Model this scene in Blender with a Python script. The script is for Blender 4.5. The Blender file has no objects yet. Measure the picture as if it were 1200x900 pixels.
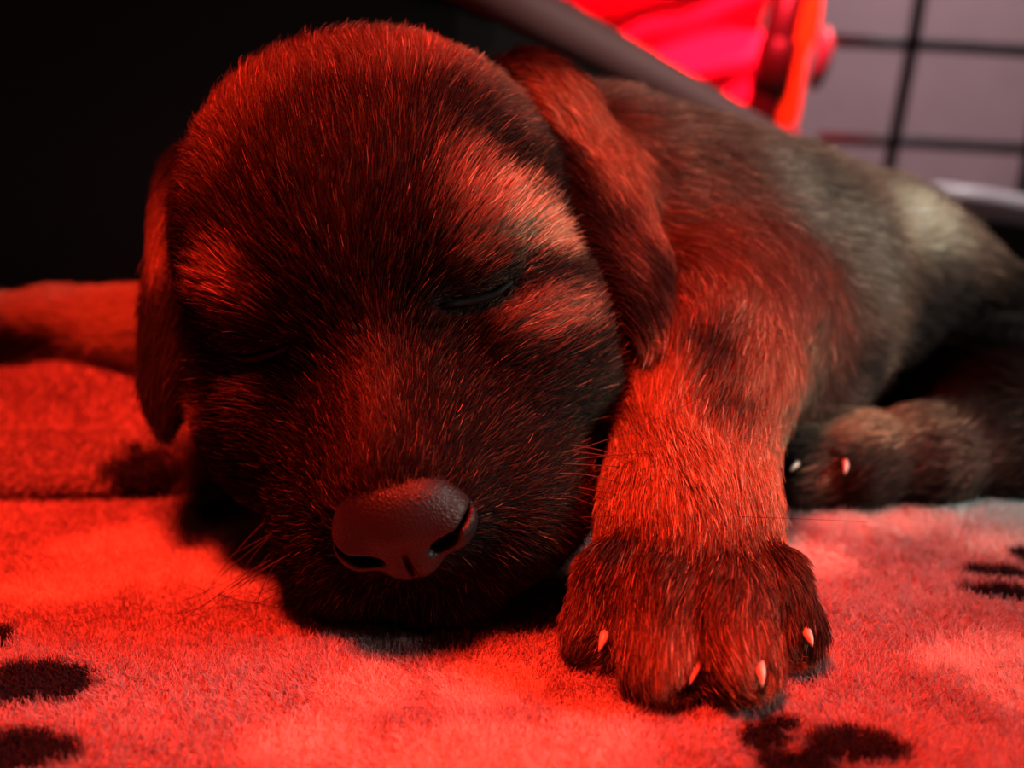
import bpy, math
import numpy as np
from mathutils import Vector, Matrix

FUR = 1.0            # strand density factor
rng = np.random.default_rng(7)
scene = bpy.context.scene
COL = scene.collection
CM = 0.01            # the script works in centimetres

# ------------------------------------------------------------------ camera
FPX, PITCH, CAMH = 1100.0, math.radians(16.0), 8.8
cam_d = bpy.data.cameras.new('camera')
cam = bpy.data.objects.new('camera', cam_d); COL.objects.link(cam)
cam.location = (0, 0, CAMH*CM)
cam.rotation_euler = (math.pi/2-PITCH, 0, 0)
cam_d.sensor_width = 36.0
cam_d.lens = FPX/1200*36.0
cam_d.clip_start = 0.005; cam_d.clip_end = 20
cam_d.dof.use_dof = True
cam_d.dof.focus_distance = 0.157
cam_d.dof.aperture_fstop = 9.0
scene.camera = cam

# ------------------------------------------------------------------ world, lights, exposure
w = bpy.data.worlds.new('world'); scene.world = w; w.use_nodes = True
w.node_tree.nodes['Background'].inputs[0].default_value = (1.0, 0.35, 0.30, 1)
w.node_tree.nodes['Background'].inputs[1].default_value = 0.012

def aim(o, target):
    d = Vector(target)-o.location
    o.rotation_euler = d.to_track_quat('-Z', 'Y').to_euler()

def light(name, typ, loc, target, power, color, **kw):
    l = bpy.data.lights.new(name, typ); l.energy = power; l.color = color
    for k, v in kw.items(): setattr(l, k, v)
    o = bpy.data.objects.new(name, l); COL.objects.link(o)
    o.location = Vector(loc)*CM; aim(o, Vector(target)*CM)
    return o
# red heat lamp hanging over the pups
light('heat_lamp', 'SPOT', (-4, 2.0, 54), (-6.8, 11.7, 0), 57.0, (1.0, 0.034, 0.012),
      spot_size=math.radians(38), spot_blend=0.4, shadow_soft_size=0.06)
# daylight of a window to the right
light('window_daylight', 'AREA', (50, 14, 21), (13, 25.5, 4), 0.45, (1.0, 0.95, 0.84),
      shape='RECTANGLE', size=0.22, size_y=0.22, spread=math.radians(42))
# fill light added over the pen to brighten the back wall
light('wall_fill_light', 'AREA', (40, 72, 85), (37, 86, 6), 2.1, (1.0, 0.90, 0.92),
      shape='RECTANGLE', size=0.3, size_y=0.3, spread=math.radians(75))
# second red lamp, beyond the bed, over the red cloth
light('second_heat_lamp', 'SPOT', (14, 38, 44), (11.5, 59, 15), 60.0, (1.0, 0.02, 0.04),
      spot_size=math.radians(31), spot_blend=0.5, shadow_soft_size=0.03)

vs = scene.view_settings
vs.view_transform = 'Standard'; vs.look = 'None'; vs.exposure = 0.0; vs.gamma = 1.0
vs.use_curve_mapping = False

# ------------------------------------------------------------------ pixel -> point (centimetres)
cF = np.array([0, math.cos(PITCH), -math.sin(PITCH)])
cU = np.array([0, math.sin(PITCH), math.cos(PITCH)])
cR = np.array([1.0, 0, 0]); cO = np.array([0, 0, CAMH])
def ray(px, py): return cF + (px-600)/FPX*cR - (py-450)/FPX*cU
def P(px, py, d): return cO + d*ray(px, py)                    # at a depth
def G(px, py, z=0.0):                                          # at a height over the blanket
    r = ray(px, py); return cO + r*((z-CAMH)/r[2])
def Y(px, py, y):                                              # at a distance into the room
    r = ray(px, py); return cO + r*(y/r[1])
def camvec(r, d, z): return r*cR - d*cU + z*cF
def unit(v): v = np.asarray(v, float); return v/np.linalg.norm(v)

# ------------------------------------------------------------------ helpers
def tag(o, label=None, cat=None, group=None, kind=None):
    for k, v in (('label', label), ('category', cat), ('group', group), ('kind', kind)):
        if v: o[k] = v
    return o

def empty(name, loc=(0, 0, 0)):
    o = bpy.data.objects.new(name, None); COL.objects.link(o)
    o.location = Vector(loc)*CM; o.empty_display_size = 0.01
    return o

def mesh(name, V, F, mat, parent=None, smooth=True, color=None):
    """one mesh object out of world points in centimetres; its origin is its parent's"""
    V = np.asarray(V, float)
    off = np.zeros(3)
    if parent is not None: off = np.array(parent.matrix_basis.translation)/CM
    else: off = np.array([V[:, 0].mean(), V[:, 1].mean(), V[:, 2].min()])
    me = bpy.data.meshes.new(name)
    me.from_pydata(((V-off)*CM).tolist(), [], F if isinstance(F, list) else F.tolist())
    if smooth: me.polygons.foreach_set('use_smooth', [True]*len(me.polygons))
    if color is not None:
        a = me.attributes.new('tint', 'FLOAT_COLOR', 'POINT')
        a.data.foreach_set('color', np.c_[color, np.ones(len(color))].astype(np.float32).ravel())
    me.materials.append(mat); me.update()
    o = bpy.data.objects.new(name, me); COL.objects.link(o)
    if parent is None: o.location = Vector(off)*CM
    else: o.parent = parent
    return o

def hair(name, pts, rad, mat, parent, color):
    """strands: pts (n,k,3) in cm, rad (k,) or (n,k) in cm, color (n,3)"""
    n, k, _ = pts.shape
    off = np.array(parent.matrix_basis.translation)/CM
    hc = bpy.data.hair_curves.new(name)
    hc.add_curves([k]*n)
    p = hc.attributes.get('position') or hc.attributes.new('position', 'FLOAT_VECTOR', 'POINT')
    p.data.foreach_set('vector', ((pts-off)*CM).astype(np.float32).ravel())
    r = hc.attributes.get('radius') or hc.attributes.new('radius', 'FLOAT', 'POINT')
    r.data.foreach_set('value', (np.broadcast_to(rad, (n, k))*CM).astype(np.float32).ravel())
    c = hc.attributes.new('tint', 'FLOAT_COLOR', 'CURVE')
    c.data.foreach_set('color', np.c_[color, np.ones(n)].astype(np.float32).ravel())
    hc.materials.append(mat)
    o = bpy.data.objects.new(name, hc); COL.objects.link(o); o.parent = parent
    return o

def tube(path, rad, n=16, cap=True):
    path = np.asarray(path, float); rad = np.broadcast_to(rad, len(path))
    V, F = [], []
    t = np.gradient(path, axis=0); up = np.array([0, 0, 1.0])
    for i, (p, r) in enumerate(zip(path, rad)):
        ti = unit(t[i]); a = np.cross(ti, up)
        if np.linalg.norm(a) < 1e-3: a = np.cross(ti, [1.0, 0, 0])
        a = unit(a); b = np.cross(a, ti)
        for j in range(n):
            an = 2*math.pi*j/n; V.append(p+r*(math.cos(an)*a+math.sin(an)*b))
    for i in range(len(path)-1):
        for j in range(n):
            k = (j+1) % n; F.append([i*n+j, i*n+k, (i+1)*n+k, (i+1)*n+j])
    if cap: F.append(list(range(n))[::-1]); F.append([(len(path)-1)*n+j for j in range(n)])
    return V, F

def grid_faces(nu, nv):
    i, j = np.meshgrid(np.arange(nu-1), np.arange(nv-1), indexing='ij')
    a = (i*nv+j).ravel()
    return np.c_[a, a+nv, a+nv+1, a+1]

def sm(e0, e1, x):
    """smooth step from e0 to e1"""
    t = np.clip((x-e0)/(e1-e0), 0, 1); return t*t*(3-2*t)

def wob(p, f, s=0.0):
    """smooth noise, about -1..1"""
    x, y, z = p[..., 0]*f+s, p[..., 1]*f+1.7*s, p[..., 2]*f-s
    return (np.sin(x*1.9+1.3*np.sin(y*1.3+z))+np.sin(y*2.3+1.1*np.sin(z*1.7-x))+np.sin(z*2.1+1.2*np.sin(x*1.5+y*.7)))/3

# ------------------------------------------------------------------ materials
def nodes(name):
    m = bpy.data.materials.new(name); m.use_nodes = True
    return m, m.node_tree.nodes, m.node_tree.links

def plain(name, color, rough=0.6, spec=0.4, bump=0.0, bscale=40, var=0.0, metallic=0.0, coat=0.0):
    m, N, L = nodes(name); b = N['Principled BSDF']
    b.inputs['Base Color'].default_value = (*color, 1); b.inputs['Roughness'].default_value = rough
    b.inputs['Specular IOR Level'].default_value = spec; b.inputs['Metallic'].default_value = metallic
    b.inputs['Coat Weight'].default_value = coat
    tc = N.new('ShaderNodeTexCoord')
    if var:
        t = N.new('ShaderNodeTexNoise'); t.inputs['Scale'].default_value = bscale*.3; t.inputs['Detail'].default_value = 5
        L.new(tc.outputs['Object'], t.inputs['Vector'])
        r = N.new('ShaderNodeMapRange'); r.inputs[3].default_value = 1-var; r.inputs[4].default_value = 1+var
        L.new(t.outputs['Fac'], r.inputs[0])
        mx = N.new('ShaderNodeVectorMath'); mx.operation = 'SCALE'; mx.inputs[0].default_value = color
        L.new(r.outputs[0], mx.inputs['Scale']); L.new(mx.outputs[0], b.inputs['Base Color'])
    if bump:
        t = N.new('ShaderNodeTexNoise'); t.inputs['Scale'].default_value = bscale; t.inputs['Detail'].default_value = 4
        L.new(tc.outputs['Object'], t.inputs['Vector'])
        bp = N.new('ShaderNodeBump'); bp.inputs['Strength'].default_value = bump; bp.inputs['Distance'].default_value = 0.002
        L.new(t.outputs['Fac'], bp.inputs['Height']); L.new(bp.outputs[0], b.inputs['Normal'])
    return m

def tinted(name, rough=0.9, spec=0.1, gain=1.0):
    m, N, L = nodes(name); b = N['Principled BSDF']
    a = N.new('ShaderNodeAttribute'); a.attribute_name = 'tint'
    v = N.new('ShaderNodeVectorMath'); v.operation = 'SCALE'; v.inputs['Scale'].default_value = gain
    L.new(a.outputs['Color'], v.inputs[0]); L.new(v.outputs[0], b.inputs['Base Color'])
    b.inputs['Roughness'].default_value = rough; b.inputs['Specular IOR Level'].default_value = spec
    return m

def fur_mat(name, shine=0.25, rough=0.35, root=0.55):
    """coat hair: coloured fibre with a gloss along it, tips a little lighter than roots"""
    m, N, L = nodes(name); N.remove(N['Principled BSDF'])
    out = N['Material Output']
    a = N.new('ShaderNodeAttribute'); a.attribute_name = 'tint'
    hi = N.new('ShaderNodeHairInfo')
    mr = N.new('ShaderNodeMapRange'); mr.inputs[3].default_value = root; mr.inputs[4].default_value = 1.15
    L.new(hi.outputs['Intercept'], mr.inputs[0])
    v = N.new('ShaderNodeVectorMath'); v.operation = 'SCALE'
    L.new(a.outputs['Color'], v.inputs[0]); L.new(mr.outputs[0], v.inputs['Scale'])
    h = N.new('ShaderNodeBsdfHair'); h.component = 'Reflection'
    h.inputs['RoughnessU'].default_value = rough; h.inputs['RoughnessV'].default_value = 0.8
    gl = N.new('ShaderNodeMix'); gl.data_type = 'RGBA'; gl.inputs[0].default_value = 0.55
    gl.inputs[6].default_value = (0.055, 0.05, 0.047, 1); L.new(v.outputs[0], gl.inputs[7])
    L.new(gl.outputs[2], h.inputs['Color'])
    d = N.new('ShaderNodeBsdfDiffuse'); L.new(v.outputs[0], d.inputs['Color'])
    mx = N.new('ShaderNodeMixShader'); mx.inputs[0].default_value = shine
    L.new(d.outputs[0], mx.inputs[1]); L.new(h.outputs[0], mx.inputs[2]); L.new(mx.outputs[0], out.inputs[0])
    return m

# ------------------------------------------------------------------ the setting
M_floor = plain('floor_boards', (0.05, 0.04, 0.04), 0.6, var=0.3, bscale=30)
M_wall = plain('wall_paint', (0.42, 0.27, 0.29), 0.75, 0.3, bump=0.15, bscale=90, var=0.12)
o = mesh('floor', [(-90, -30, -1.2), (120, -30, -1.2), (120, 100, -1.2), (-90, 100, -1.2)], [[0, 1, 2, 3]], M_floor, smooth=False)
tag(o, 'dark floor under the blanket and the bed', 'floor', kind='structure')
o = mesh('wall_back', [(-90, 95, -1.2), (120, 95, -1.2), (120, 95, 90), (-90, 95, 90), (-90, 97, -1.2), (120, 97, -1.2), (120, 97, 90), (-90, 97, 90)],
         [[0, 1, 2, 3], [7, 6, 5, 4], [3, 2, 6, 7], [0, 3, 7, 4], [1, 5, 6, 2]], M_wall, smooth=False)
tag(o, 'mauve grey painted wall behind the wire panel', 'wall', kind='structure')

# ------------------------------------------------------------------ blanket
def left_profile(n):
    """side view (y, z) of the blanket where it is folded over on itself and bunched up"""
    pts = [(0.5, 0), (8, 0.0), (14, 0.02), (18, 0.0), (20.4, 0.0), (21.1, -0.02)]
    c, r = np.array([21.66, 0.64]), 0.71
    for an in np.linspace(-100, -268, 13):
        a = math.radians(an); pts.append((c[0]+r*math.cos(a)*1.35, c[1]+r*math.sin(a)))
    pts += [(22.2, 1.31), (22.65, .85), (23.2, .4), (24.0, .95), (24.9, 1.75), (25.6, 1.9), (26.6, 1.75), (28, 1.4), (31, 1.0), (36, 0.5), (46, 0.2)]
    pts = np.array(pts)
    # a smooth curve through the points (Catmull-Rom), then even arc steps
    q = np.vstack([2*pts[0]-pts[1], pts, 2*pts[-1]-pts[-2]]); C = []
    for i in range(1, len(q)-2):
        t = np.linspace(0, 1, 12, endpoint=False)[:, None]
        a, b, c_, d = q[i-1], q[i], q[i+1], q[i+2]
        C.append(.5*(2*b+(c_-a)*t+(2*a-5*b+4*c_-d)*t*t+(3*b-a-3*c_+d)*t**3))
    C = np.vstack(C+[pts[-1:]])
    s = np.r_[0, np.cumsum(np.linalg.norm(np.diff(C, axis=0), axis=1))]
    u = np.linspace(0, s[-1], n)
    return np.c_[np.interp(u, s, C[:, 0]), np.interp(u, s, C[:, 1])]

NX, NS = 300, 330
xs = np.linspace(-34, 40, NX)
pl = left_profile(NS)
pr = np.c_[np.linspace(0.5, 46, NS)**1.0, np.zeros(NS)]
pr[:, 0] = pl[:, 0]*0.0 + np.interp(np.linspace(0, 1, NS), [0, .42, 1], [0.5, 20.8, 46])
wl = 1-sm(-8.6, -5.6, xs)
BV = np.zeros((NX, NS, 3))
BV[..., 0] = xs[:, None]
BV[..., 1] = wl[:, None]*pl[None, :, 0]+(1-wl[:, None])*pr[None, :, 0]
BV[..., 2] = wl[:, None]*pl[None, :, 1]+(1-wl[:, None])*pr[None, :, 1]
ym = np.interp(xs, [-40, -1, 13, 40], [30.2, 30.2, 37.6, 40.])[:, None]
BV[..., 1] = np.where(BV[..., 1] > 26, 26+(BV[..., 1]-26)*(ym-26)/20.0, BV[..., 1])
soft = .07*wob(BV, .55, 2.0)+.03*wob(BV, 1.4, 5.0)
BV[..., 2] += soft-0.12
# lifts where the bunched cloth is highest, under the far left foreleg
BV[..., 2] += wl[:, None]*0.42*np.exp(-((BV[..., 0]+12.3)/2.0)**2)*sm(23.2, 25, BV[..., 1])
# a shallow wave right of the near paw
BV[..., 2] += .22*np.exp(-((BV[..., 0]-9.5)/4.5)**2-((BV[..., 1]-20.3)/1.6)**2)
BVf = BV.reshape(-1, 3)
BF = grid_faces(NX, NS)

GREY = np.array([.50, .33, .33]); PALE = np.array([.76, .60, .57]); BLACK = np.array([.022, .018, .022])
prints = []     # (centre, half sizes across / into the room, colour, edge)
def spot(px, py, wpx, hpx, col, edge=.25, z=0.0, rot=0.0):
    c = G(px, py, z); a = G(px+wpx, py, z); b = G(px, py-hpx, z)
    prints.append((c, abs(a[0]-c[0]), abs(b[1]-c[1]), col, edge, rot))
for a in [(250, 650, 175, 38), (150, 640, 70, 26), (435, 803, 60, 26), (572, 800, 62, 26), (690, 850, 60, 36), (365, 862, 72, 34), (560, 895, 165, 48),
          (1160, 770, 85, 24), (1185, 805, 40, 22), (1040, 612, 85, 16), (955, 652, 45, 20), (1180, 640, 60, 14),
          (60, 690, 70, 20)]:
    spot(*a, PALE, .45)
for a in [(45, 800, 70, 25), (28, 880, 64, 26), (-12, 752, 24, 14), (1175, 690, 52, 9), (1175, 667, 48, 8), (1205, 650, 22, 7),
          (893, 862, 34, 15), (912, 846, 24, 8), (1004, 872, 58, 23), (930, 893, 48, 15), (950, 915, 80, 12)]:
    spot(*a, BLACK, .22)
for (c, rx) in [(G(167, 556, .62), .92), (G(262, 578, .35), .75)]:        # on the front of the fold
    prints.append((c, rx, 1.1, BLACK, .25, .62))
TEAL = np.array([.55, .66, .66])
spot(1175, 603, 75, 22, TEAL, .5)

def blanket_colour(p):
    c = np.tile(GREY, (len(p), 1))*(1+.05*wob(p, .8, 9.)[:, None])
    back = (sm(-5.4, -6.4, p[:, 0])*sm(20.6, 20.8, p[:, 1])*(1-sm(22.5, 22.9, p[:, 1]))*sm(.0, .12, p[:, 2]))[:, None]
    c = c*(1-back)+np.array([.40, .27, .27])*(1+.18*wob(p, 7.0, 2.)[:, None])*back      # the reverse side shows on the fold
    j = .16*wob(p, 5.0, 1.0)+.10*wob(p, 11.0, 3.)+.10*wob(p, 1.3, 7.)
    for ctr, rx, ry, col, edge, rot in prints:
        q = np.sqrt(((p[:, 0]-ctr[0])/rx)**2+((p[:, 1]-ctr[1])/ry)**2+(((p[:, 2]-ctr[2])/rot)**2 if rot else 0))+j
        wgt = 1-sm(1-edge, 1+edge, q)
        c = c*(1-wgt[:, None])+col*wgt[:, None]
    return c

M_cloth = tinted('fleece_cloth', 0.95, 0.05, gain=0.8)
M_pile = fur_mat('fleece_pile', shine=0.06, rough=0.5, root=0.75)
blanket = empty('fleece_blanket', (0, 20, -0.1))
tag(blanket, 'pale fleece blanket with printed black and white paw marks under the puppy', 'blanket')
cloth = mesh('cloth', BVf, BF, M_cloth, blanket, color=blanket_colour(BVf))

def sample(V, F, n, weight):
    a, b, c, d = (V[F[:, i]] for i in range(4))
    nrm = np.cross(c-a, d-b); ar = .5*np.linalg.norm(nrm, axis=1)
    pr_ = ar*weight; f = rng.choice(len(F), n, p=pr_/pr_.sum())
    u, v = rng.random(n)[:, None], rng.random(n)[:, None]
    p = (1-u)*(1-v)*a[f]+u*(1-v)*b[f]+u*v*c[f]+(1-u)*v*d[f]
    return p, nrm[f]/np.maximum(np.linalg.norm(nrm[f], axis=1), 1e-9)[:, None], f

def cam_depth(p): return (p-cO)@cF
def in_view(p, margin=60):
    d = np.maximum(cam_depth(p), .5)
    x = 600+FPX*((p-cO)@cR)/d; y = 450-FPX*((p-cO)@cU)/d
    return (cam_depth(p) > 1) & (x > -margin) & (x < 1200+margin) & (y > -margin) & (y < 900+margin)

fc = BVf[BF].mean(axis=1)
wgt = np.where(in_view(fc, 150), 1.0, 0.06)*np.clip(14/np.maximum(cam_depth(fc), 5), .25, 1.6)**1.6
n = int(600000*FUR)
p, nr, _ = sample(BVf, BF, n, wgt)
nr = nr*np.sign(nr[:, 2:3]+1e-6)*1.0 if False else nr
lean = np.stack([.55*wob(p, 1.1, 4.)+.35*wob(p, 4., 2.), .55*wob(p, 1.2, 8.)+.35*wob(p, 4., 6.)-.25, np.zeros(n)], 1)
dirn = nr+lean+rng.normal(0, .33, (n, 3)); dirn /= np.linalg.norm(dirn, axis=1)[:, None]
ln = (.12+.055*rng.random(n)+.03*wob(p, 2.5, 3.))[:, None]
t = np.array([0, .5, 1.0])
kink = rng.normal(0, .25, (n, 3))
pts = p[:, None]+ln[:, None]*(t[None, :, None]*dirn[:, None]+(t**2)[None, :, None]*kink[:, None])
colr = blanket_colour(p)*(1+rng.normal(0, .10, (n, 1)))
far = np.clip(cam_depth(p)/14, .8, 2.2)[:, None]
pile = hair('pile', pts, np.array([.0056, .005, .003])[None]*far, M_pile, blanket, np.clip(colr, .004, .95))
tag(pile, kind='stuff')

# ------------------------------------------------------------------ puppy: one continuous body, built as a smooth field
LO, HI, STEP = np.array([-17.5, 10.0, -0.2]), np.array([21.0, 36.0, 14.2]), 0.13
gx, gy, gz = (np.arange(LO[i], HI[i], STEP) for i in range(3))
D = np.full((len(gx), len(gy), len(gz)), 5.0, np.float32)
prims = []        # (fn, region, flow) kept for colouring and combing

def window(c, r):
    s = []
    for i, g in enumerate((gx, gy, gz)):
        a = np.searchsorted(g, c[i]-r); b = np.searchsorted(g, c[i]+r); s.append(slice(max(a, 0), max(b, 0)))
    return tuple(s)

def ell_fn(c, ax, r):
    c = np.asarray(c, float); A = np.asarray(ax, float); r = np.asarray(r, float)
    def f(x, y, z):
        q = [(x-c[0])*A[i, 0]+(y-c[1])*A[i, 1]+(z-c[2])*A[i, 2] for i in range(3)]
        k0 = np.sqrt(sum((q[i]/r[i])**2 for i in range(3))); k1 = np.sqrt(sum((q[i]/r[i]**2)**2 for i in range(3)))
        return k0*(k0-1)/np.maximum(k1, 1e-6)
    return f

def cap_fn(a, b, ra, rb):
    a = np.asarray(a, float); b = np.asarray(b, float); ab = b-a; l2 = ab@ab
    def f(x, y, z):
        h = np.clip(((x-a[0])*ab[0]+(y-a[1])*ab[1]+(z-a[2])*ab[2])/l2, 0, 1)
        return np.sqrt((x-a[0]-h*ab[0])**2+(y-a[1]-h*ab[1])**2+(z-a[2]-h*ab[2])**2)-(ra+(rb-ra)*h)
    return f

def blend(fn, c, reach, k, op='add'):
    s = window(c, reach)
    if any(q.stop <= q.start for q in s): return
    X, Yy, Z = np.meshgrid(gx[s[0]], gy[s[1]], gz[s[2]], indexing='ij', sparse=True)
    e = fn(X, Yy, Z).astype(np.float32); d = D[s]
    if op == 'add':
        h = np.clip(.5+.5*(d-e)/k, 0, 1); D[s] = d*(1-h)+e*h-k*h*(1-h)
    else:
        h = np.clip(.5-.5*(d+e)/k, 0, 1); D[s] = d*(1-h)-e*h+k*h*(1-h)

def ell(c, ax, r, k, region, flow, op='add'):
    fn = ell_fn(c, ax, r); blend(fn, c, max(r)*1.05+k+.6, k, op)
    if op == 'add': prims.append((fn, region, flow))

def cap(a, b, ra, rb, k, region, flow=None, op='add'):
    a, b = np.asarray(a, float), np.asarray(b, float)
    fn = cap_fn(a, b, ra, rb); blend(fn, (a+b)/2, np.linalg.norm(b-a)/2+max(ra, rb)+k+.6, k, op)
    if op == 'add': prims.append((fn, region, unit(b-a) if flow is None else flow))

# --- head frame: X to the pup's left (right in the photo), Fh out of the nose, Zh out of the crown
HC = P(440, 266, 19.0)
Fh = unit(camvec(.07, .58, -.80))
Xh = camvec(math.cos(math.radians(18)), -math.sin(math.radians(18)), 0); Xh = unit(Xh-(Xh@Fh)*Fh)
Zh = np.cross(Xh, Fh); Zh = Zh if Zh@cU > 0 else -Zh
HA = np.array([Xh, Fh, Zh])
def H(x, f, z): return HC+x*Xh+f*Fh+z*Zh
def hl(p): return (p-HC)@HA.T
I3 = np.eye(3)
# torso and neck first
SP = [H(0, -1.6, -.9), P(690, 280, 23.0), P(790, 310, 24.2), P(885, 330, 26), P(990, 354, 28.2), P(1105, 404, 30.3)]
SR = [2.9, 3.0, 3.2, 3.3, 3.3, 2.75]
for i in range(len(SP)-1):
    cap(SP[i], SP[i+1], SR[i], SR[i+1], 1.2, 'body')
tail_dir = unit(P(1250, 400, 31)-P(885, 300, 25.6))
ell(P(880, 420, 24.2), I3, (2.6, 3.0, 2.9), 1.5, 'body', unit(SP[4]-SP[2]))       # ribs
ell(P(805, 385, 21.2), I3, (2.0, 2.2, 2.3), 1.3, 'chest', unit([.5, .3, -.8]))     # shoulder
ell(P(1120, 420, 27.4), I3, (2.9, 2.6, 2.7), 1.0, 'rump', unit([.6, -.3, -.6]))   # thigh
ell(P(1058, 322, 29.4), I3, (2.0, 1.9, 1.7), 1.2, 'rump', unit([.9, .2, -.3]))
cap(P(1150, 350, 31), P(1255, 430, 30), 1.0, .6, .8, 'rump')                       # tail
# far left foreleg, lying out on the bunched blanket
cap(P(420, 370, 24.5), P(230, 388, 26.3), 2.0, 1.35, 1.0, 'leg')
cap(P(230, 388, 26.3), P(70, 386, 27.0), 1.3, 1.05, .5, 'leg')
cap(P(70, 386, 27.0), P(-30, 398, 27.0), 1.1, 1.15, .4, 'leg')
for dy in (-8, 12, 30):
    cap(P(-20, 385+dy, 26.8), P(-85, 395+dy, 26.6), .62, .5, .25, 'leg')
# near foreleg and paw
EL, WR = P(812, 440, 19.4), P(806, 612, 16.9)
cap(P(840, 380, 22.0), EL, 2.3, 1.75, 1.0, 'chest')
cap(EL, WR, 1.72, 1.38, .7, 'leg')
PAW = G(806, 672, 1.2)
cap(WR, PAW, 1.38, 1.2, .6, 'leg')
pawx = unit([1, .04, 0])
ell(G(806, 668, 1.2), I3, (1.55, 1.1, .95), .5, 'paw', unit([0, -1, -.4]))
toes = [((752, 655), (706, 730), .60), ((788, 655), (778, 765), .65), ((832, 655), (862, 770), .65), ((866, 655), (922, 734), .56)]
toe_ends = []
for (a, b, r) in toes:
    A_, B_ = G(*a, 1.55), G(*b, .62)
    M_ = .45*A_+.55*B_+np.array([0, 0, .32])
    cap(A_, M_, r*.9, r, .2, 'paw', unit(B_-A_)); cap(M_, B_, r, r*.97, .13, 'paw', unit(B_-A_)); toe_ends.append((A_, B_, r))
# hind foot
hf = [G(940, 548, .95), G(1010, 540, 1.0), G(1090, 534, 1.05), G(1190, 505, 1.4)]
hr = [.85, .95, 1.05, 1.4]
for i in range(3): cap(hf[3-i], hf[2-i], hr[3-i], hr[2-i], .5, 'foot')
htoes = [((965, 515), (928, 528), .55), ((985, 545), (938, 560), .55), ((1015, 548), (985, 563), .5)]
hind_ends = []
for (a, b, r) in htoes:
    A_, B_ = G(*a, 1.1), G(*b, .68); cap(A_, B_, r, r*.95, .18, 'foot'); hind_ends.append((A_, B_, r))
cap(hf[3], P(1150, 450, 26.5), 1.4, 2.0, 1.0, 'rump')

# head
NOSE = H(0, 6.7, -2.2)
def hell(x, f, z, r, k, region='head', op='add'):
    for s in ((-1, 1) if x else (1,)):
        ell(H(s*x, f, z), HA, r, k, region, None, op)
hell(0, 0, 0, (3.75, 3.7, 3.6), .8)
hell(0, 1.5, .1, (3.05, 2.4, 2.6), .8)
hell(2.5, 1.8, -2.4, (1.75, 2.4, 2.2), .9)
hell(0, 2.0, -3.5, (2.7, 2.8, 1.6), .9)
hell(2.0, 2.5, -1.5, (1.2, 1.3, 1.3), .9)
hell(0, 3.7, -2.9, (2.75, 2.6, 1.9), .9)
hell(1.35, 4.6, -3.6, (1.6, 1.85, 1.45), .5)
hell(0, 5.0, -4.4, (1.7, 1.6, .95), .4)
cap(H(0, 2.4, -.55), H(0, 5.7, -1.85), 1.15, 1.0, .9, 'head', False)
hell(0, 5.75, -2.6, (1.3, .9, 1.05), .5)
hell(1.6, 2.6, .95, (.9, .72, .5), .7)                       # brows
def dsample(p):
    p = np.atleast_2d(p); q = np.clip((p-LO)/STEP, 0, np.array(D.shape)-1.001); i = np.floor(q).astype(int); f_ = q-i; out = 0
    for a in (0, 1):
        for b in (0, 1):
            for c in (0, 1):
                out = out+(f_[:, 0] if a else 1-f_[:, 0])*(f_[:, 1] if b else 1-f_[:, 1])*(f_[:, 2] if c else 1-f_[:, 2])*D[i[:, 0]+a, i[:, 1]+b, i[:, 2]+c]
    return out
def hit(px, py, d0=11.0, d1=36.0):
    """first point of the body's skin on the sight line of a pixel"""
    dd = np.arange(d0, d1, .03); q = cO+dd[:, None]*ray(px, py); k = np.argmax(dsample(q) < 0)
    return q[k]
def face(x, z):
    """the skin of the face at a place across / up the head"""
    ff = np.arange(7, 0, -.03); q = HC+x*Xh+ff[:, None]*Fh+z*Zh; k = np.argmax(dsample(q) < 0)
    return ff[k]
EYEZ = .08
for s in (-1, 1):
    fe = face(s*2.0, EYEZ)
    ell(H(s*2.0, fe-.42, EYEZ+.16), HA, (.72, .55, .42), .22, 'head', None)      # closed lids
    ell(H(s*2.0, fe-.50, EYEZ-.42), HA, (.70, .55, .30), .25, 'head', None)
slits = []
for s in (-1, 1):
    e = [H(s*x, face(s*x, EYEZ+z)-.02, EYEZ+z) for x, z in ((1.35, -.06), (1.6, -.16), (1.95, -.24), (2.3, -.26), (2.6, -.22))]
    for i in range(4): cap(e[i], e[i+1], .13, .13, .12, 'head', False, 'sub')
    slits.append(e)
# ears: limp folded flaps
def ear(pts, widths, lens, thick, nrm, region):
    pts = [np.asarray(q) for q in pts]
    for i, q in enumerate(pts):
        a = pts[max(i-1, 0)]; b = pts[min(i+1, len(pts)-1)]; L_ = unit(b-a)
        n_ = unit(nrm-(nrm@L_)*L_); W_ = np.cross(L_, n_)
        ell(q, np.array([W_, L_, n_]), (widths[i], lens[i], thick[i]), .45, region, L_)
ear([P(636, 128, 19.9), P(684, 198, 19.2), P(720, 278, 18.5), P(742, 345, 17.95)], (1.15, 1.3, 1.1, .66), (1.4, 1.5, 1.3, .95), (.75, .5, .36, .28),
    camvec(.55, -.1, -.8), 'ear')
ear([P(226, 235, 20.2), P(214, 320, 19.7), P(206, 395, 19.2), P(203, 445, 18.8)], (.8, .95, .85, .6), (1.3, 1.5, 1.2, .9), (.6, .45, .36, .28),
    camvec(-.6, -.1, -.78), 'ear')
# it lies on the blanket: flattened where it rests
zz = gz[None, None, :].astype(np.float32)
fl = (0.05-zz)*np.ones_like(D[:, :, :]); h = np.clip(.5-.5*(D-fl)/.3, 0, 1); D = D*(1-h)+fl*h+.3*h*(1-h); D = D.astype(np.float32)

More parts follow.
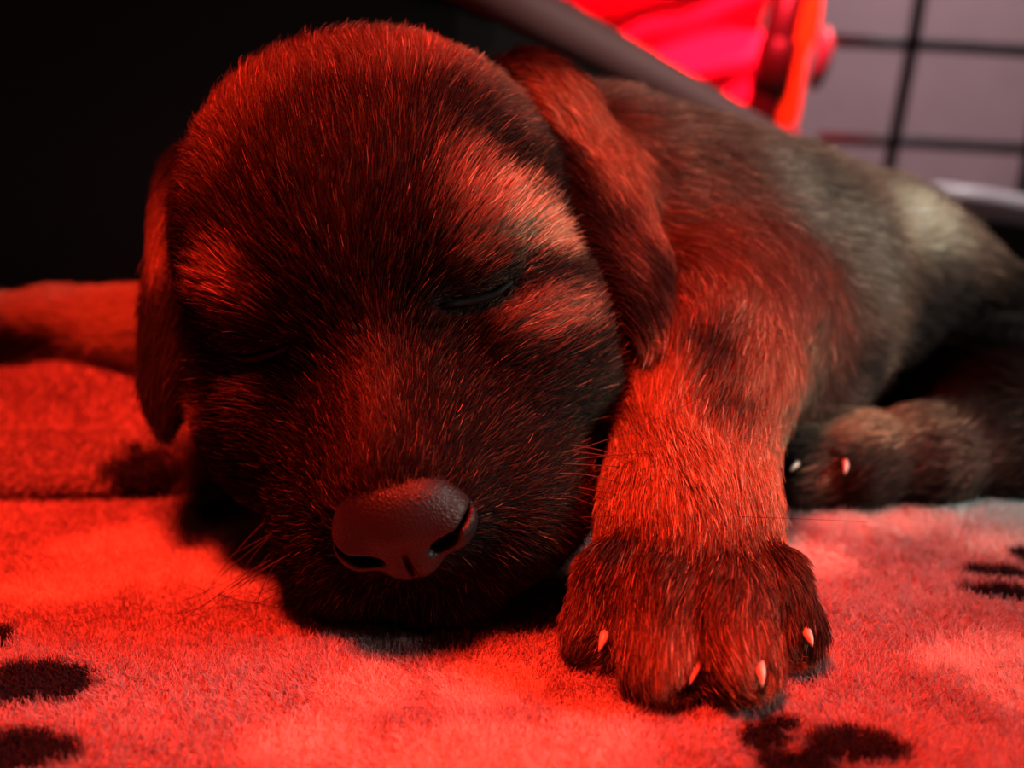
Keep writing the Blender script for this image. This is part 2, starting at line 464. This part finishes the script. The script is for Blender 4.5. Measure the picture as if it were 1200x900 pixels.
def surface_net(D, lo, step):
    ins = D < 0
    c = [ins[i:ins.shape[0]-1+i, j:ins.shape[1]-1+j, k:ins.shape[2]-1+k] for i in (0, 1) for j in (0, 1) for k in (0, 1)]
    cnt = sum(q.astype(np.int8) for q in c); act = (cnt > 0) & (cnt < 8)
    idx = np.argwhere(act); vid = -np.ones(act.shape, np.int32); vid[act] = np.arange(len(idx))
    acc = np.zeros((len(idx), 3)); num = np.zeros(len(idx))
    cs = np.array([(i, j, k) for i in (0, 1) for j in (0, 1) for k in (0, 1)])
    val = [D[tuple((idx+q).T)] for q in cs]
    for a in range(8):
        for b in range(a+1, 8):
            if np.abs(cs[a]-cs[b]).sum() != 1: continue
            m = (val[a] < 0) != (val[b] < 0); t = val[a][m]/(val[a][m]-val[b][m])
            acc[m] += cs[a]+t[:, None]*(cs[b]-cs[a]); num[m] += 1
    V = lo+step*(idx+acc/num[:, None]); F = []
    for ax in range(3):
        o1, o2 = [(1, 2), (2, 0), (0, 1)][ax]
        sl0 = [slice(None)]*3; sl1 = [slice(None)]*3; sl0[ax] = slice(0, -1); sl1[ax] = slice(1, None)
        s0, s1 = ins[tuple(sl0)], ins[tuple(sl1)]
        e = np.argwhere(s0 != s1); e = e[(e[:, o1] > 0) & (e[:, o2] > 0) & (e[:, o1] < D.shape[o1]-1) & (e[:, o2] < D.shape[o2]-1)]
        flip = s0[tuple(e.T)]; q = []
        for d1, d2 in ((0, 0), (-1, 0), (-1, -1), (0, -1)):
            g = e.copy(); g[:, o1] += d1; g[:, o2] += d2; q.append(vid[tuple(g.T)])
        q = np.stack(q, 1); q[~flip] = q[~flip][:, ::-1]; F.append(q)
    return V, np.vstack(F)

PV, PF = surface_net(D, LO, STEP)
for _ in range(2):      # relax
    acc = np.zeros_like(PV); num = np.zeros(len(PV))
    for i in range(4):
        np.add.at(acc, PF[:, i], PV[PF[:, (i+1) % 4]]); np.add.at(num, PF[:, i], 1)
    PV = .5*PV+.5*acc/np.maximum(num, 1)[:, None]

gD = np.gradient(D, STEP)
def field_normal(p):
    q = (p-LO)/STEP; i = np.clip(np.floor(q).astype(int), 0, np.array(D.shape)-2); f = q-i; out = np.zeros_like(p)
    for a in (0, 1):
        for b in (0, 1):
            for c in (0, 1):
                w_ = (f[:, 0] if a else 1-f[:, 0])*(f[:, 1] if b else 1-f[:, 1])*(f[:, 2] if c else 1-f[:, 2])
                for k in range(3): out[:, k] += w_*gD[k][i[:, 0]+a, i[:, 1]+b, i[:, 2]+c]
    return out/np.maximum(np.linalg.norm(out, axis=1), 1e-6)[:, None]

def regions(p):
    """weights of the body regions at points, and the way the coat lies"""
    x, y, z = p.T
    names = ['head', 'ear', 'body', 'chest', 'rump', 'leg', 'paw', 'foot']
    W = {k: np.zeros(len(p)) for k in names}; fl = np.zeros((len(p), 3)); tot = np.zeros(len(p))
    away = p-NOSE; away /= np.maximum(np.linalg.norm(away, axis=1), 1e-6)[:, None]
    for fn, reg, flow in prims:
        w_ = np.exp(-np.clip(fn(x, y, z), -.6, 8)/.28)
        W[reg] += w_; tot += w_
        fl += w_[:, None]*(away if (flow is None or flow is False) else flow)
    for k in names: W[k] /= tot
    return W, fl/np.maximum(np.linalg.norm(fl, axis=1), 1e-6)[:, None]

# --- coat pattern
C_BLACK = np.array([.010, .008, .008]); C_DARK = np.array([.030, .018, .014]); C_TAN = np.array([.34, .23, .14]); C_RED = np.array([.20, .11, .07])
C_SAND = np.array([.46, .38, .28]); C_GREY = np.array([.125, .115, .095]); C_BROWN = np.array([.10, .06, .045])
marks = []
def mark(c, r, col, amt=1.0, edge=.4, ax=None): marks.append((np.asarray(c, float), np.broadcast_to(r, 3).astype(float), col, amt, edge, I3 if ax is None else ax))
def hmark(x, f, z, r, col, amt=1.0, edge=.45): mark(H(x, f, z), r, col, amt, edge, HA)
def pm(px, py, wpx, hpx, col, amt=.9, edge=.5, tilt=0.0, deep=1.6):
    """a patch of coat colour on the skin at a pixel, a blob with its own real size"""
    c = hit(px, py); k = cam_depth(c)/FPX; ca, sa = math.cos(math.radians(tilt)), math.sin(math.radians(tilt))
    mark(c, (wpx*k, hpx*k, deep), col, amt, edge, np.array([ca*cR-sa*cU, sa*cR+ca*cU, cF]))
# crown and forehead
pm(540, 75, 110, 45, C_RED, .8, .6); pm(400, 80, 130, 40, C_BROWN, .8, .6); pm(250, 170, 50, 80, C_BROWN, .7, .6)
pm(600, 130, 45, 60, C_BROWN, .8, .6, -30); pm(290, 130, 60, 40, C_BROWN, .7, .6)
# brows, lids, cheeks
pm(600, 260, 66, 32, C_TAN*1.15, .95, .6, 15); pm(540, 235, 32, 50, C_RED, .85, .6); pm(545, 300, 28, 26, C_RED, .7, .6)
pm(272, 335, 34, 26, C_RED, 1.0, .6, 15); pm(300, 365, 36, 18, C_BROWN, .8, .6)
pm(640, 375, 60, 26, C_RED, 1.0, .6, -8); pm(600, 350, 30, 12, C_BROWN, .6, .6)
pm(300, 460, 16, 30, C_BROWN, .9, .6)
for e in slits:
    for q_ in e: mark(q_, (.22, .22, .16), C_BLACK, .9, .5)
pm(622, 272, 56, 26, C_TAN*1.25, .95, .6, 12)
# bridge of the muzzle
pm(436, 465, 26, 60, C_BROWN, .5, .8, 0)
pm(240, 490, 20, 28, C_RED, .9, .5)
# ears
pm(655, 120, 75, 60, C_TAN*.72, 1.0, .5); pm(715, 175, 42, 60, C_TAN*.72, .95, .5, 20); pm(752, 245, 26, 50, C_RED, .9, .5, 10)
pm(640, 175, 22, 60, C_BLACK, .95, .5, -25); pm(672, 235, 38, 90, C_BLACK, 1.0, .5, -25); pm(700, 310, 34, 70, C_BLACK, 1.0, .5, -15); pm(745, 335, 60, 75, C_BLACK, 1.0, .5)  # black ear fur, with the shade under the flap painted in
pm(725, 285, 14, 40, C_BROWN, .8, .6, -15)
pm(196, 260, 24, 55, C_RED, 1.0, .5); pm(200, 410, 45, 75, C_BLACK, .95, .5)
# neck, shoulder, chest
pm(780, 170, 60, 50, C_BROWN, .9, .6); pm(820, 270, 40, 120, C_RED, .55, .6, -20)
pm(835, 390, 40, 50, C_BLACK, .85, .6); pm(850, 455, 60, 28, C_DARK, .8, .6, 25); pm(800, 345, 35, 22, C_RED, .7, .6)
pm(775, 420, 50, 38, C_TAN, .95, .6, 20)
pm(940, 420, 42, 60, C_RED, 1.0, .6)
# back and rump
pm(930, 230, 90, 60, C_GREY, .9, .6); pm(1000, 300, 50, 60, C_GREY, .7, .6)
pm(1062, 262, 48, 40, C_SAND, .9, .8); pm(1080, 380, 90, 80, C_BLACK, .95, .5); pm(1000, 440, 50, 60, C_BLACK, .9, .5)
# hind foot
pm(1040, 495, 80, 20, C_TAN, .9, .6, -5); pm(1130, 520, 70, 30, C_BROWN, .8, .6)
pm(950, 520, 40, 28, C_BLACK, .9, .5); pm(985, 555, 22, 22, C_RED, .9, .5); pm(1020, 550, 40, 40, C_DARK, .8, .5)
# far foreleg
pm(110, 365, 150, 50, C_TAN*1.8, .9, .5)
pm(20, 402, 85, 28, C_BLACK, 1.0, .5); pm(110, 425, 60, 18, C_BROWN, .8, .6)
# near paw: dark streaks over the knuckles, tan on the toes
for (a, b, r) in toe_ends:
    m_ = a*.62+b*.38; ax = np.array([unit(np.cross(b-a, [0, 0, 1])), unit(b-a), unit(np.cross(unit(np.cross(b-a, [0, 0, 1])), b-a))])
    mark(m_+[0, 0, .35], (.42, 1.0, .8), C_BLACK, .85, .5, ax)
for i in range(3):
    m_ = (toe_ends[i][0]*.5+toe_ends[i][1]*.5+toe_ends[i+1][0]*.5+toe_ends[i+1][1]*.5)/2
    mark(m_, (.2, 1.0, 1.0), C_BLACK, 1.0, .5)  # dark fur in the toe gaps, with groove shade put into its colour
mark(toe_ends[3][1]+[.35, .3, .2], (.55, .9, .7), C_BLACK, .9)
for (a, b, r) in toe_ends[:3]: mark(b+[0, -.35, 0], (.34, .5, .6), C_TAN*.8, .7, .6)
mark(toe_ends[0][0]+[-.35, .1, 0], (.5, .7, .6), C_BLACK, .7)

def coat(p, W):
    base = {'head': C_DARK*.18, 'ear': C_BLACK*1.3, 'body': C_BROWN*1.2, 'chest': C_BROWN*1.2, 'rump': C_BLACK*1.3, 'leg': C_TAN, 'paw': C_RED*.65, 'foot': C_DARK}
    c = sum(W[k][:, None]*v for k, v in base.items())
    j = .15*wob(p, 2.2, 3.)+.12*wob(p, 6.0, 1.)
    for ctr, r, col, amt, edge, ax in marks:
        q = np.sqrt(((((p-ctr)@ax.T)/r)**2).sum(1))+j
        w_ = amt*(1-sm(1-edge, 1+edge, q)); c = c*(1-w_[:, None])+col*w_[:, None]
    return c

puppy = empty('puppy', (2, 20, 0))
tag(puppy, 'sleeping black and tan puppy with folded ears lying on the fleece blanket', 'puppy')
WV, _ = regions(PV)
M_skin = tinted('puppy_skin', 0.8, 0.15, gain=0.55)
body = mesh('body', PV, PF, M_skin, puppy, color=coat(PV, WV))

claws = []      # (root, tip, bow, radius)
for (a, b_), dz in zip([((711, 736), (702, 764)), ((818, 770), (808, 803)), ((888, 772), (893, 806)), ((940, 735), (952, 758))], (0, 0, 0, 0)):
    r_ = hit(*a); dr = -ray(*a)*.12
    claws.append((r_-.9*dr, P(b_[0], b_[1], cam_depth(r_)-.22), np.array([0, -.05, .05]), .085))
for a, b_ in [((936, 542), (926, 552)), ((990, 540), (990, 556))]:
    r_ = hit(*a); claws.append((r_, P(b_[0], b_[1], cam_depth(r_)-.32), np.array([0, -.04, .05]), .065))

# --- coat
M_fur = fur_mat('puppy_fur', shine=0.26, rough=0.3, root=0.5)
fc = PV[PF].mean(axis=1); nf = field_normal(fc)
view = cO-fc; view /= np.linalg.norm(view, axis=1)[:, None]
Wf, _ = regions(fc)
wgt = np.where((nf*view).sum(1) > -.25, 1.0, .12)*np.where(in_view(fc, 100), 1, .2)
wgt *= (1.0*Wf['head']+1.1*Wf['paw']+.9*Wf['ear']+.8*(Wf['leg']+Wf['chest'])+.45*(Wf['body']+Wf['foot'])+.4*Wf['rump'])
hf_ = hl(fc)
nose_near = np.exp(-((hf_[:, 0]/1.15)**2+((hf_[:, 1]-6.6)/.8)**2+((hf_[:, 2]+2.6)/.85)**2)**2)
wgt *= 1-.98*nose_near
n = int(520000*FUR)
p, _, _ = sample(PV, PF, n, wgt)
nr = field_normal(p); W, flow = regions(p)
hloc = hl(p); hd = W['head']
# the coat on the brow lies up and outward from the stop
side = hd*sm(.9, 3.0, np.abs(hloc[:, 0]))*sm(-2.4, -.6, hloc[:, 2])*(1-sm(1.6, 3.2, hloc[:, 2]))
flow = flow+(1.1*side*np.sign(hloc[:, 0]))[:, None]*Xh-(.25*side)[:, None]*Zh
flow = flow+.35*np.stack([wob(p, .9, 2.), wob(p, .9, 5.), wob(p, .9, 8.)], 1)+.16*np.stack([wob(p, 3.1, 1.), wob(p, 3.1, 4.), wob(p, 3.1, 7.)], 1)
flow -= (flow*nr).sum(1)[:, None]*nr
flow /= np.maximum(np.linalg.norm(flow, axis=1), 1e-5)[:, None]
muz = hd*sm(2.6, 5.0, hloc[:, 1])
ln = .72*hd*(1-.6*muz)+.6*W['ear']+.95*W['body']+.9*W['chest']+.95*W['rump']+.52*W['leg']+.42*W['paw']+.5*W['foot']
eye = hd*np.exp(-(((np.abs(hloc[:, 0])-2.0)/.9)**2+((hloc[:, 2]-EYEZ+.1)/.5)**2)**2)*(hloc[:, 1] > 1)
near_slit = np.full(n, 9.0)
for e in slits:
    for i in range(4): near_slit = np.minimum(near_slit, cap_fn(e[i], e[i+1], .05, .05)(*p.T))
near_claw = np.full(n, 9.0)
for r_, t_, _, _ in claws:
    near_claw = np.minimum(near_claw, cap_fn(r_, t_, .05, .05)(*p.T))
ln *= (1-.45*eye)*(.75+.5*rng.random(n))*(.25+.75*sm(.05, .35, near_claw))*(.3+.7*sm(.05, .5, near_slit))
lift = np.radians(24+8*rng.normal(0, 1, n)+10*W['body']); lift = np.where(hd > .5, lift-math.radians(6)*muz, lift)
d0 = np.cos(lift)[:, None]*flow+np.sin(lift)[:, None]*nr+rng.normal(0, .11, (n, 3))
d0 /= np.linalg.norm(d0, axis=1)[:, None]
bend = -.22*nr+.12*flow+rng.normal(0, .09, (n, 3)); bend[:, 2] -= .06
K = 5; t = np.linspace(0, 1, K)
pts = p[:, None]+ln[:, None, None]*(t[None, :, None]*d0[:, None]+(t**2)[None, :, None]*bend[:, None])
# locks: strands rooted close together lean to one another
cell = np.floor((p+.06*rng.normal(0, 1, (n, 3)))/.20).astype(np.int64); key = (cell[:, 0]*73856093) ^ (cell[:, 1]*19349663) ^ (cell[:, 2]*83492791)
_, inv = np.unique(key, return_inverse=True); inv = inv.ravel()
cnt = np.bincount(inv).astype(float)
for kk in range(1, K):
    mean = np.stack([np.bincount(inv, pts[:, kk, a])/cnt for a in range(3)], 1)
    pts[:, kk] += (.48*t[kk])*(mean[inv]-pts[:, kk])
pts[..., 2] = np.maximum(pts[..., 2], -.05)
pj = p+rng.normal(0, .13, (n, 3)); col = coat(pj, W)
sable = (rng.random(n)**8)[:, None]*hd[:, None]*.5; col = col*(1-sable)+C_RED*sable
# scattered pale guard hairs and natural variation
v = np.exp(rng.normal(0, .30+.35*W['paw'], n)); v *= np.where(rng.random(n) < .06, 3.6, 1.0); col = np.clip(col*v[:, None], .004, .8)
rad = (.0048*hd+.0050*W['ear']+.0075*(W['body']+W['rump']+W['foot'])+.0052*(W['chest']+W['leg'])+.0048*W['paw'])[:, None]*np.array([1, 1, .9, .7, .25])[None]
fur = hair('fur', pts, rad, M_fur, puppy, col)
tag(fur, kind='stuff')

# --- nose leather: own fine field
s_ = .035
NA = math.radians(7); NSC = 1.04
Fn, Zn = math.cos(NA)*Fh+math.sin(NA)*Zh, math.cos(NA)*Zh-math.sin(NA)*Fh
nx, ny, nz = np.arange(-1.6, 1.6, s_), np.arange(-1.3, 1.2, s_), np.arange(-1.35, 1.2, s_)
X, Yn, Z = np.meshgrid(nx, ny, nz, indexing='ij', sparse=True)
def le(c, r):
    return ell_fn(np.array(c), I3, np.array(r))(X, Yn, Z)
def smin(a, b, k):
    h = np.clip(.5+.5*(a-b)/k, 0, 1); return a*(1-h)+b*h-k*h*(1-h)
def ssub(a, b, k):
    h = np.clip(.5-.5*(a+b)/k, 0, 1); return a*(1-h)-b*h+k*h*(1-h)
f = le((0, -.05, .22), (1.0, .66, .72))
for s in (-1, 1):
    f = smin(f, le((s*.68, -.05, -.12), (.48, .55, .5)), .2)
f = smin(f, le((0, .12, -.42), (.55, .42, .5)), .22)
for s in (-1, 1):
    ax = unit([.9*s, 0, .42]); A = np.array([ax, [0, 1, 0], np.cross(ax, [0, 1, 0])])
    f = ssub(f, ell_fn(np.array([s*.62, .42, -.22]), A, np.array([.27, .38, .13]))(X, Yn, Z), .1)
    f = ssub(f, ell_fn(np.array([s*.98, .2, -.02]), A, np.array([.24, .3, .05]))(X, Yn, Z), .08)
f = ssub(f, le((0, .62, -.65), (.05, .3, .5)), .1)
NV, NF = surface_net(np.ascontiguousarray(f), np.array([nx[0], ny[0], nz[0]]), s_)
NV = NOSE-.30*Fh+.02*Zh+NSC*(NV[:, :1]*Xh+NV[:, 1:2]*Fn+NV[:, 2:3]*Zn)
M_nose, N, L = nodes('nose_leather')
b = N['Principled BSDF']; b.inputs['Base Color'].default_value = (.009, .006, .006, 1); b.inputs['Roughness'].default_value = .5
b.inputs['Specular IOR Level'].default_value = .35
tc = N.new('ShaderNodeTexCoord'); vo = N.new('ShaderNodeTexVoronoi'); vo.feature = 'DISTANCE_TO_EDGE'; vo.inputs['Scale'].default_value = 1400
bp = N.new('ShaderNodeBump'); bp.inputs['Strength'].default_value = .5; bp.inputs['Distance'].default_value = .0004
L.new(tc.outputs['Object'], vo.inputs['Vector']); L.new(vo.outputs['Distance'], bp.inputs['Height']); L.new(bp.outputs[0], b.inputs['Normal'])
# head frame handedness decides the winding
if np.linalg.det(HA) < 0: NF = NF[:, ::-1]
o = mesh('nose', NV, NF, M_nose, puppy); o['label'] = 'dark moist nose leather with two nostrils'

# --- dark rims of the closed eyes
M_lid = plain('eyelid_skin', (.006, .005, .005), .7, .15)
for e in slits:
    o = mesh('eyelid_rim', *tube([q_-.01*Fh for q_ in e], [.04, .06, .07, .06, .03], 10), M_lid, puppy)
    o['label'] = 'black rim of a closed eye'

# --- claws
M_claw = plain('claw_horn', (.62, .46, .38), .35, .5)
def claw(root, tip, bend, r):
    t = np.linspace(0, 1, 8)[:, None]
    path = root*(1-t)+tip*t+bend*4*t*(1-t)
    return tube(path, r*np.array([1, 1, .97, .9, .78, .6, .38, .1]), 10)
for cp in claws:
    o = mesh('claw', *claw(*cp), M_claw, puppy); o['label'] = 'pale pointed claw'

# --- whiskers
M_wh = fur_mat('whisker_hair', shine=.5, rough=.2, root=1.0)
wp = []
for s in (-1, 1):
    for k in range(26):
        r0 = H(s*(1.3+1.2*rng.random()), 4.2+1.6*rng.random(), -2.5-1.5*rng.random())
        d_ = unit(Xh*s*(.9+.4*rng.random())+Fh*(.35-.5*rng.random())+Zh*(.1-.7*rng.random())); L_ = 1.6+1.6*rng.random()
        q = np.linspace(0, 1, 8)[:, None]; cur = rng.normal(0, .25, 3)+np.array([0, 0, -.25])
        path = r0+L_*(q*d_+q*q*cur); path[:, 2] = np.maximum(path[:, 2], .12); wp.append(path)
wp = np.array(wp)
o = hair('whiskers', wp, np.array([.008, .008, .007, .007, .006, .005, .004, .002]), M_wh, puppy, np.tile([.10, .07, .06], (len(wp), 1)))
tag(o, kind='stuff')

# ------------------------------------------------------------------ bed side behind the puppy
M_rim = plain('rim_vinyl', (.12, .045, .045), .65, .2, bump=.1, bscale=60)
M_panel = plain('black_panel', (.004, .003, .003), .9, .1)
A_, B_ = P(560, -18, 29), P(972, 202, 38)
dirv = B_-A_
bed = empty('pet_bed', ((A_+B_)[0]/2, (A_+B_)[1]/2, -1.1))
tag(bed, 'black pet bed side with a padded mauve rim sloping down behind the puppy', 'pet bed')
q = np.linspace(-2.2, 1.03, 40)[:, None]
path = A_+q*dirv
path[:, 1] = np.where(q[:, 0] < 0, A_[1], path[:, 1])   # the left half runs straight across
rr = np.interp(q[:, 0], [-2.2, 0, 1, 1.03], [.9, .9, .58, .42])
mesh('rim', *tube(path, rr, 20), M_rim, bed)
th = np.array([0, -.35, 0])
top, bot = path.copy(), path.copy(); bot[:, 2] = -1.15
top[:, 2] -= .2
V = np.vstack([top+th, bot+th, bot-th, top-th]); nq = len(path); F = []
for a in range(4):
    b_ = (a+1) % 4
    for i in range(nq-1): F.append([a*nq+i, a*nq+i+1, b_*nq+i+1, b_*nq+i])
F += [[0, nq, 2*nq, 3*nq], [nq-1, 4*nq-1, 3*nq-1, 2*nq-1]]
mesh('side_panel', V, F, M_panel, bed, smooth=False)

# ------------------------------------------------------------------ red cloth
M_red = plain('red_cloth', (.92, .06, .22), .7, .2, bump=.2, bscale=120)
nu, nv = 70, 60
px = np.linspace(560, 893, nu); py = np.linspace(-120, 330, nv)
V = np.zeros((nu, nv, 3))
for i in range(nu):
    for j in range(nv): V[i, j] = Y(px[i]-py[j]*.10+8, py[j], 58)
fold = .9*np.sin(V[..., 2]*.9+.35*V[..., 0]*.5+1.2*np.sin(V[..., 0]*.32))+.5*np.sin(V[..., 2]*2.1-.6*V[..., 0])+.5*wob(V, .5, 2.)
V[..., 1] += fold
Vb = V.copy(); Vb[..., 1] += .25
F1 = grid_faces(nu, nv); F2 = F1[:, ::-1]+nu*nv; F = F1.tolist()+F2.tolist()
ring = [i*nv for i in range(nu)]+[(nu-1)*nv+j for j in range(1, nv)]+[i*nv+nv-1 for i in range(nu-2, -1, -1)]+[j for j in range(nv-2, 0, -1)]
for a, b_ in zip(ring, ring[1:]+ring[:1]): F.append([b_, a, a+nu*nv, b_+nu*nv])
o = mesh('red_cloth', np.vstack([V.reshape(-1, 3), Vb.reshape(-1, 3)]), F, M_red)
tag(o, 'bright red crumpled cloth hanging behind the padded rim', 'cloth')

# ------------------------------------------------------------------ post with its strap
M_post = plain('post_brown', (.045, .012, .012), .4, .5)
M_orange = plain('orange_strap', (.95, .45, .03), .6, .3)
M_clip = plain('grey_clip', (.35, .33, .33), .35, .5)
yp = 54
post = empty('frame_post', Y(892, 160, yp)*np.array([1, 1, 0])+np.array([0, 0, -1.2]))
tag(post, 'dark brown upright post beside the red cloth', 'post')
top_, low_ = Y(938, -60, yp), Y(880, 190, yp)
base_ = low_+(low_-top_)*(( -1.15-low_[2])/(low_-top_)[2]) if abs((low_-top_)[2]) > 1e-6 else low_
mesh('pole', *tube([top_, (top_+low_)/2, low_, base_], .95, 16), M_post, post)
cc = Y(909, 72, yp); ax_ = unit(low_-top_)
mesh('collar', *tube([cc-ax_*1.1, cc-ax_*1.0, cc+ax_*1.6, cc+ax_*1.7], [1.0, 1.12, 1.12, 1.0], 16), M_post, post)
strap = empty('orange_strap', Y(928, 150, yp-.7))
tag(strap, 'narrow bright orange strap hanging next to the brown post', 'strap')
sx = [(952, -30, 14), (948, 18, 14), (944, 40, 15), (935, 66, 11), (931, 90, 12), (926, 125, 13), (922, 146, 11), (921, 153, 5)]
V, F = [], []
for (a, b_, w_) in sx:
    for dx, dy in ((-w_, 0), (w_, 0), (w_, .5), (-w_, .5)): V.append(Y(a+dx, b_, yp-.6)+np.array([0, dy, 0]))
for i in range(len(sx)-1):
    for k in range(4): F.append([4*i+k, 4*i+(k+1) % 4, 4*i+4+(k+1) % 4, 4*i+4+k])
F += [[3, 2, 1, 0], [4*len(sx)-4+k for k in range(4)]]
mesh('webbing', V, F, M_orange, strap, smooth=False)
mesh('buckle', *tube([Y(966, 35, yp-.7), Y(967, 55, yp-.9), Y(960, 82, yp-.9), Y(952, 104, yp-.7)], [.35, .5, .5, .3], 12), M_clip, strap)
mesh('end_clip', *tube([Y(922, 150, yp-.8), Y(930, 162, yp-.8), Y(938, 172, yp-.8)], [.3, .45, .3], 12), M_clip, strap)

# ------------------------------------------------------------------ wire pen panel
M_wire = plain('black_wire', (.05, .034, .037), .4, .5)
yw = 66
panel = empty('wire_pen_panel', Y(1060, 260, yw))
tag(panel, 'black wire pen panel of square mesh in front of the wall', 'pen panel')
def hline(py0, k): return [Y(960, py0-3, yw), Y(1075, py0+2, yw), Y(1240, py0+12, yw), Y(1500, py0+27, yw)]
for py0 in (-72, 50, 165): mesh('wire', *tube(hline(py0, 0), .42, 10), M_wire, panel)
for px0 in (1078, 1240, 1400): mesh('wire', *tube([Y(px0+18, -110, yw-.4), Y(px0-8, 50, yw-.4), Y(px0-30, 165, yw-.4), Y(px0-45, 240, yw-.4)], .42, 10), M_wire, panel)

# ------------------------------------------------------------------ tray of the crate
M_tray = plain('tray_plastic', (.75, .68, .70), .3, .5)
M_traydark = plain('tray_inside', (.05, .035, .038), .6, .3)
tray = empty('crate_tray', Y(1200, 300, 56)*np.array([1, 1, 0])+np.array([0, 0, -1.2]))
tag(tray, 'grey plastic crate tray with a shiny rounded rim behind the rump', 'tray')
pa = [Y(1050, 270, 62), Y(1068, 238, 58), Y(1098, 230, 56.5), Y(1150, 238, 56), Y(1230, 252, 56), Y(1420, 280, 57)]
mesh('rim', *tube(pa, [.5, .7, .8, .85, .85, .85], 16), M_tray, tray)
pa = np.array(pa); pb = pa.copy(); pb[:, 2] = -1.1
V = np.vstack([pa, pb, pb+[0, .5, 0], pa+[0, .5, 0]]); nq = len(pa); F = []
for a in range(4):
    for i in range(nq-1): F.append([a*nq+i, a*nq+i+1, ((a+1) % 4)*nq+i+1, ((a+1) % 4)*nq+i])
mesh('tray_side', V, F, M_traydark, tray, smooth=False)
